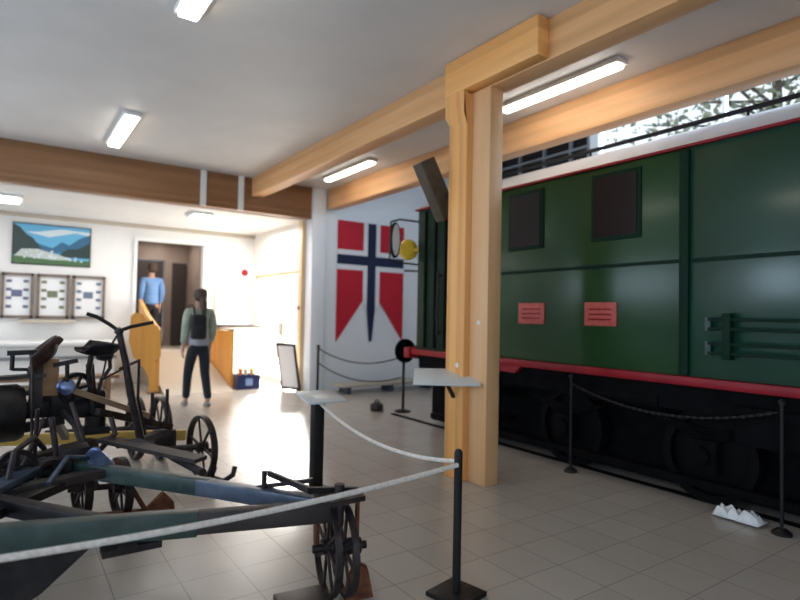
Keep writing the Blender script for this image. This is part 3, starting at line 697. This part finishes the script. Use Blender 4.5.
# main gear frame
MB().b2(.26, .62, 4.72, 5.0, .60, .80, bevel=.02).b2(.14, .40, 4.74, 4.98, .72, .82, bevel=.02).b2(-.15, .3, 4.74, 4.9, .62,.74, bevel=.01).build('gear_housing', M['blackiron'], rm)
MB().bar((.30,4.80,.60), (.42,5.4,.34), .05, .05).bar((-.1,4.8,.62), (-.15,5.7,.34), .05, .05).build('frame_leg', M['darkiron'], rm)
spoked(rm, (.42,4.70,.82), 70, .12, .04, 6, 'blackiron', 'gear_wheel', .03)
o = MB().lathe([(0,0), (.055,0), (.06,.03), (.03,.05), (0,.05)], (.36, 4.68, .84), (-.3,-1,.2)).build('blue_disc', M['blue'], rm)
MB().cyl((.55,4.7,.55), (.50,4.68,1.0), .028).cyl((.55,4.7,.50), (.55,4.7,.62), .07).b2(.46,.64,4.63,4.77,.49,.54).build('gear_post', M['blackiron'], rm)
# left drum
MB().lathe([(0,-.22), (.17,-.22), (.19,-.18), (.19,.18), (.17,.22), (0,.22)], (-.12, 4.55, .70), (1,.1,0)).build('drum', M['blackiron'], rm)
MB().bar((-.5,4.5,.92), (.22,4.6,.94), .10, .025).bar((-.5,4.5,.80), (.15,4.55,.83), .04, .03).build('drum_cover', M['timberdark'], rm)
MB().bar((-.4,4.6,.50), (.35,4.75,.60), .06, .06).build('drum_support', M['darkiron'], rm)
# seats: pressed steel pans with sprung stems
def pan_seat(c, tilt, m, back=True):
    c = V(c); mb = MB(); g = []; n1, n2 = 8, 8
    q = Quaternion((0,1,0), tilt)
    for i in range(n1+1):
        r_ = i/n1
        g.append([mb.bm.verts.new(c + q @ V((.15*r_*math.cos(2*PI*k/16), .17*r_*math.sin(2*PI*k/16), .10*r_**3*(1 if math.cos(2*PI*k/16) > -.4 else .2)))) for k in range(16)])
    for i in range(1, n1):
        for k in range(16): mb.bm.faces.new((g[i][k], g[i][(k+1)%16], g[i+1][(k+1)%16], g[i+1][k]))
    mb.bm.faces.new(g[1])
    o = mb.build('seat', M[m], rm); md = o.modifiers.new('s', 'SOLIDIFY'); md.thickness = .012
    return o
pan_seat((.24,4.6,1.04), -.75, 'darkrust')
MB().bar((.13,4.6,.97), (.31,4.6,1.20), .10, .045, bevel=.015).build('seat_back', M['darkrust'], rm)
MB().b2(.13,.21,4.58,4.64,.72,1.04).build('seat_stem', M['timberdark'], rm)
MB().bar((.00,4.6,1.095), (.17,4.6,1.10), .07, .03).cyl((.03,4.6,.98), (.03,4.6,1.09), .014).bar((.03,4.6,.985), (.16,4.6,.98), .03, .02).build('arm_rest', M['blackiron'], rm)
MB().b2(.215, .31, 4.70, 4.76, .78, 1.04, bevel=.004).build('tan_board', M['tan'], rm)
MB().bar((.27,4.65,1.0), (.42,4.65,1.03), .03, .03).cyl((.36,4.65,.8), (.355,4.65,1.01), .014).build('hand_lever', M['darkiron'], rm)
pan_seat((.54,4.6,1.06), .15, 'blackiron')
MB().bar((.39,4.6,1.12), (.66,4.6,1.125), .03, .02).lathe([(0,-.045), (.05,-.03), (.062,0), (.05,.03), (0,.045)], (.58,4.56,1.07), (0,0,1)).build('seat_bar', M['blackiron'], rm)
MB().tube([(.50,4.62,1.06), (.49,4.64,.95), (.52,4.68,.82)], .02, 8).tube([(.62,4.62,1.06), (.63,4.64,.97), (.58,4.68,.88), (.56,4.7,.78)], .014, 8).build('seat_stem', M['darkiron'], rm)
# long steering lever
MB().tube([(.44,4.4,1.37), (.50,4.4,1.35), (.58,4.4,1.30), (.645,4.4,1.25)], .013, 8).tube([(.645,4.4,1.25), (.72,4.4,1.28), (.87,4.4,1.315)], .013, 8).lathe([(0,-.03), (.03,-.015), (.03,.015), (0,.03)], (.645,4.4,1.25), (0,0,1)).build('lever_handle', M['blackiron'], rm)
MB().tube([(.645,4.4,1.25), (.70,4.42,1.02), (.74,4.44,.80), (.83,4.46,.42)], .022, 8, .03).build('lever', M['darkiron'], rm)
MB().tube([(.80,4.5,1.04), (.80,4.5,.75), (.86,4.5,.48)], .010, 6).tube([(.66,4.42,.98), (.80,4.5,1.03)], .010, 6).tube([(.71,4.4,1.0), (.56,4.5,.90), (.60,4.6,1.06)], .008, 6).tube([(.645,4.4,1.24), (.60,4.5,1.12), (.60,4.6,1.06)], .008, 6).build('linkage_rod', M['darkiron'], rm)
MB().bar((.40,4.6,.82), (.90,4.6,.60), .05, .04).build('draught_bar', M['brownwood'], rm)
MB().bar((.55,4.6,.66), (1.15,5.0,.42), .05, .05).bar((.80,4.46,.44), (1.05,4.9,.40), .06,.05).build('frame_bar', M['darkiron'], rm)
MB().tube([(.14,4.45,1.0), (.15,4.42,.55), (.19,4.4,.33)], .010, 6).build('linkage_rod', M['darkiron'], rm)
MB().tube([(.33,4.6,.68), (.40,4.5,.60), (.44,4.45,.48), (.40,4.42,.40)], .022, 8).build('hooked_arm', M['blackiron'], rm)
MB().cyl((1.0,5.0,.55), (1.0,5.0,.72), .014).cyl((1.12,5.02,.45), (1.12,5.02,.74), .014).build('guard_rod', M['darkiron'], rm)

# ================================================================== PEOPLE
def skin_obj(name, chains, m, parent, sub=2, loc=V((0,0,0)), rot=0., sc=1.):
    """chains: list of (list of (x,y,z,r), [parent index tuple]) ; each chain starts a new island unless it links"""
    bm = bmesh.new(); lay = bm.verts.layers.skin.verify()
    idx = {}
    R = Matrix.Rotation(rot, 3, 'Z')
    for isl in chains:
        first = True
        for pts in isl:
            prev = None
            for p in pts:
                if isinstance(p, str): prev = idx[p]; continue
                key = p[4] if len(p) > 4 else None
                v = bm.verts.new(R @ V((p[0]*sc, p[1]*sc, p[2]*sc)) + loc)
                v[lay].radius = (p[3]*sc, p[3]*sc); v[lay].use_root = first; first = False
                if key: idx[key] = v
                if prev is not None: bm.edges.new((prev, v))
                prev = v
    w = V((0,0,0)); q = parent
    while q is not None: w = w + q.location; q = q.parent
    bmesh.ops.translate(bm, verts=bm.verts, vec=-w)
    me = bpy.data.meshes.new(name); bm.to_mesh(me); bm.free(); me.materials.append(m)
    o = bpy.data.objects.new(name, me); C.objects.link(o); o.parent = parent
    s = o.modifiers.new('skin', 'SKIN'); s.use_smooth_shade = True; s.branch_smoothing = .5
    o.modifiers.new('sub', 'SUBSURF').levels = sub; o.modifiers['sub'].render_levels = sub
    return o

def hand(side, w, d):
    """five finger chains, rooted in the palm; w wrist point, d down direction"""
    out = []; w = V(w)
    for k, (off, ln) in enumerate(((-.028,.068), (-.010,.078), (.010,.073), (.027,.058))):
        a = w + V((side*.004, off, -.085)); 
        out.append([[(*(w+V((0,off*.6,-.05))), .012), (*a, .0095), (*(a+V((-side*.006, .006, -ln*.5))), .0088), (*(a+V((-side*.022, .012, -ln))), .0075)]])
    out.append([[(*(w+V((0,.018,-.03))), .012), (*(w+V((-side*.006,.045,-.062))), .011), (*(w+V((-side*.012,.055,-.098))), .009)]])
    return out

def person(base, face, label, walk, H=1.75, top='jacket', hem='shirt', legs='jeans', ponytail=True, bag=True, arms=((.26,.02),(-.26,.02)), foot='shoe'):
    t = thing('person', base, label, 'person')
    b = V(base); s = H/1.75
    k = dict(loc=b, rot=face, sc=s)
    st = .16*walk
    # body facing +Y, one continuous mesh
    legL = ['pel', (-.09,.0,.88,.085), (-.10,st*.6+.02,.50,.055), (-.10,st,.10,.036), (-.10,st+.10,.035,.032)]
    legR = ['pel', (.09,.0,.88,.085), (.10,-st*.3+.03,.50,.055), (.10,-st,.12,.036), (.10,-st+.09,.04,.032)]
    armL = ['chest', (-.17,.0,1.40,.052), (-.20,-.02,1.13,.040), (-.195,.07,.90,.028), (-.195,.085,.855,.030), (-.195,.09,.80,.026)]
    armR = ['chest', (.17,.0,1.40,.052), (.20,-.03,1.13,.040), (.195,.05,.90,.028), (.195,.065,.855,.030), (.195,.07,.80,.026)]
    body = [[(0,0,.95,.125,'pel'), (0,0,1.10,.115), (0,0,1.25,.13), (0,0,1.38,.12,'chest'), (0,.0,1.47,.055), (0,.01,1.53,.052), (0,.015,1.60,.082), (0,.015,1.68,.078)],
            legL, legR, armL, armR]
    isl = [body] + hand(-1, (-.195,.08,.87), None) + hand(1, (.195,.06,.87), None)
    # face: nose, ears
    isl += [[[(0,.09,1.60,.013), (0,.112,1.585,.013)]], [[(-.083,.01,1.605,.016), (-.088,.0,1.58,.012)]], [[(.083,.01,1.605,.016), (.088,.0,1.58,.012)]]]
    skin_obj('body', isl, M['skin'], t, **k)
    # top: torso + sleeves
    skin_obj('upper_clothing', [[[(0,0,1.02,.150,'a'), (0,-.005,1.15,.145), (0,-.005,1.28,.155), (0,-.005,1.39,.14,'c'), (0,0,1.46,.075)],
        ['c', (-.17,-.005,1.41,.078), (-.205,-.02,1.13,.062), (-.20,.065,.93,.045)], ['c', (.17,-.005,1.41,.078), (.205,-.03,1.13,.062), (.20,.045,.93,.045)]]], M[top], t, **k)
    skin_obj('shirt_hem', [[[(0,0,1.16,.140), (0,0,1.04,.155), (0,0,.95,.158), (0,0,.885,.150)]]], M[hem], t, **k)
    skin_obj('trousers', [[[(0,0,.98,.135,'a'), (0,0,.90,.13,'b')], ['b', (-.09,.0,.84,.095), (-.10,st*.6+.02,.50,.070), (-.10,st,.11,.056)], ['b', (.09,.0,.84,.095), (.10,-st*.3+.03,.50,.070), (.10,-st,.12,.056)]]], M[legs], t, **k)
    for sx, yy in ((-1, st), (1, -st)):
        skin_obj('shoe', [[[(sx*.10,yy-.03,.05,.045), (sx*.10,yy+.07,.042,.040), (sx*.102,yy+.14,.034,.032)]]], M[foot], t, **k)
    hr = [[(0,-.045,1.54,.075), (0,-.04,1.61,.105), (0,-.02,1.69,.108), (0,-.005,1.73,.085)]]
    if ponytail: hr.append([(0,-.07,1.62,.06), (0,-.14,1.55,.055), (0,-.16,1.42,.045), (0,-.16,1.32,.02)])
    skin_obj('hair', [[c] for c in hr], M['hair'], t, **k)
    return t
p1 = person((2.29, 8.42, .004), math.radians(8), 'person walking away in grey green jacket and dark jeans with black backpack', 1.0, 1.74)
# backpack slung on the left of the back
R8 = Matrix.Rotation(math.radians(8), 3, 'Z')
def P8(x, y, z): return R8 @ V((x, y, z)) + V((2.29, 8.42, 0))
bp = MB().box(P8(-.09,-.20,1.18), (.21,.12,.36), Quaternion((0,0,1), math.radians(8)), bevel=.04).build('pack_body', M['bag'])
bpt = tag(bp, 'small black backpack on the left shoulder of the walking person', 'backpack'); bp.name = 'backpack'
MB().tube([P8(-.14,-.17,1.34), P8(-.14,-.14,1.46), P8(-.13,-.02,1.50), P8(-.13,.10,1.46)], .014, 6).build('strap', M['bag'], bp)
MB().box(P8(-.09,-.265,1.12), (.15,.03,.16), Quaternion((0,0,1), math.radians(8)), bevel=.012).build('pocket', M['bag'], bp)
person((2.40, 12.42, .603), math.radians(10), 'person in light blue shirt and dark trousers standing beyond the doorway', .25, 1.78, 'blueshirt', 'blueshirt', 'trousers', False, False, foot='trousers')

# ================================================================== LIGHT
def area(name, loc, rot, sx, sy, e, col):
    l = bpy.data.lights.new(name, 'AREA'); l.shape = 'RECTANGLE'; l.size = sx; l.size_y = sy; l.energy = e; l.color = col
    o = bpy.data.objects.new(name, l); C.objects.link(o); o.location = loc; o.rotation_euler = rot; return o
cool = (.62,.79,1.0)
for y in (-1.75, 1.75, 5.25, 8.1):
    area('window_daylight', (-4.2, y, 1.7), (0, math.radians(-90), 0), 1.6, 2.8 if y < 8 else 1.5, 62, cool)
area('window_daylight', (-1.5, -4.4, 1.8), (math.radians(90), 0, 0), 2.9, 1.7, 18, cool)
area('window_daylight', (1.95, -4.4, 1.8), (math.radians(90), 0, 0), 2.8, 1.7, 18, cool)
area('door_daylight', (4.75, 10.75, 1.2), (0, math.radians(90), 0), 2.1, 2.2, 170, (1,.96,.90))
area('clerestory_daylight', (7.7, .8, 4.3), (0, math.radians(90), 0), 1.0, 9, 270, cool)
area('far_room_lamp', (.5, 10.4, 3.0), (0, 0, 0), 6.0, 1.2, 45, (1,.98,.95))
area('far_room_lamp', (3.9, 10.4, 3.0), (0, 0, 0), .6, 1.2, 40, (1,.98,.95))
area('corridor_lamp', (2.7, 13.0, 2.95), (0, 0, 0), .5, .4, 14, (1,.92,.85))

sl = bpy.data.lights.new('sun', 'SUN'); sl.energy = 6.5; sl.angle = .10; sl.color = (1,.97,.92)
so = bpy.data.objects.new('sun', sl); C.objects.link(so); so.rotation_euler = V((-1.8,-4.0,-1.5)).to_track_quat('-Z', 'Y').to_euler()
W = bpy.data.worlds.new('sky'); bpy.context.scene.world = W; W.use_nodes = True
bg = W.node_tree.nodes['Background']; bg.inputs['Color'].default_value = (.80,.90,1,1); bg.inputs['Strength'].default_value = 1.35

# ================================================================== CAMERA
cam = bpy.data.cameras.new('camera'); co = bpy.data.objects.new('camera', cam); C.objects.link(co)
cam.sensor_fit = 'HORIZONTAL'; cam.sensor_width = 36; cam.lens = 561.5/800*36; cam.clip_start = .05
yaw, pit, rol = math.radians(34.84), math.radians(1.56), math.radians(1.11)
f_ = V((math.sin(yaw)*math.cos(pit), math.cos(yaw)*math.cos(pit), math.sin(pit))); r_ = V((math.cos(yaw), -math.sin(yaw), 0)); u_ = r_.cross(f_)
r2 = r_*math.cos(rol)+u_*math.sin(rol); u2 = u_*math.cos(rol)-r_*math.sin(rol)
mw = Matrix((( r2.x, u2.x, -f_.x, 0), (r2.y, u2.y, -f_.y, 0), (r2.z, u2.z, -f_.z, 1.4), (0,0,0,1)))
co.matrix_world = mw
cam.dof.use_dof = True; cam.dof.focus_distance = 3.2; cam.dof.aperture_fstop = 1.3
sc = bpy.context.scene; sc.camera = co
sc.cycles.caustics_reflective = False; sc.cycles.caustics_refractive = False; sc.cycles.sample_clamp_indirect = 5
sc.view_settings.view_transform = 'Standard'; sc.view_settings.look = 'None'; sc.view_settings.gamma = 1; sc.view_settings.exposure = .05
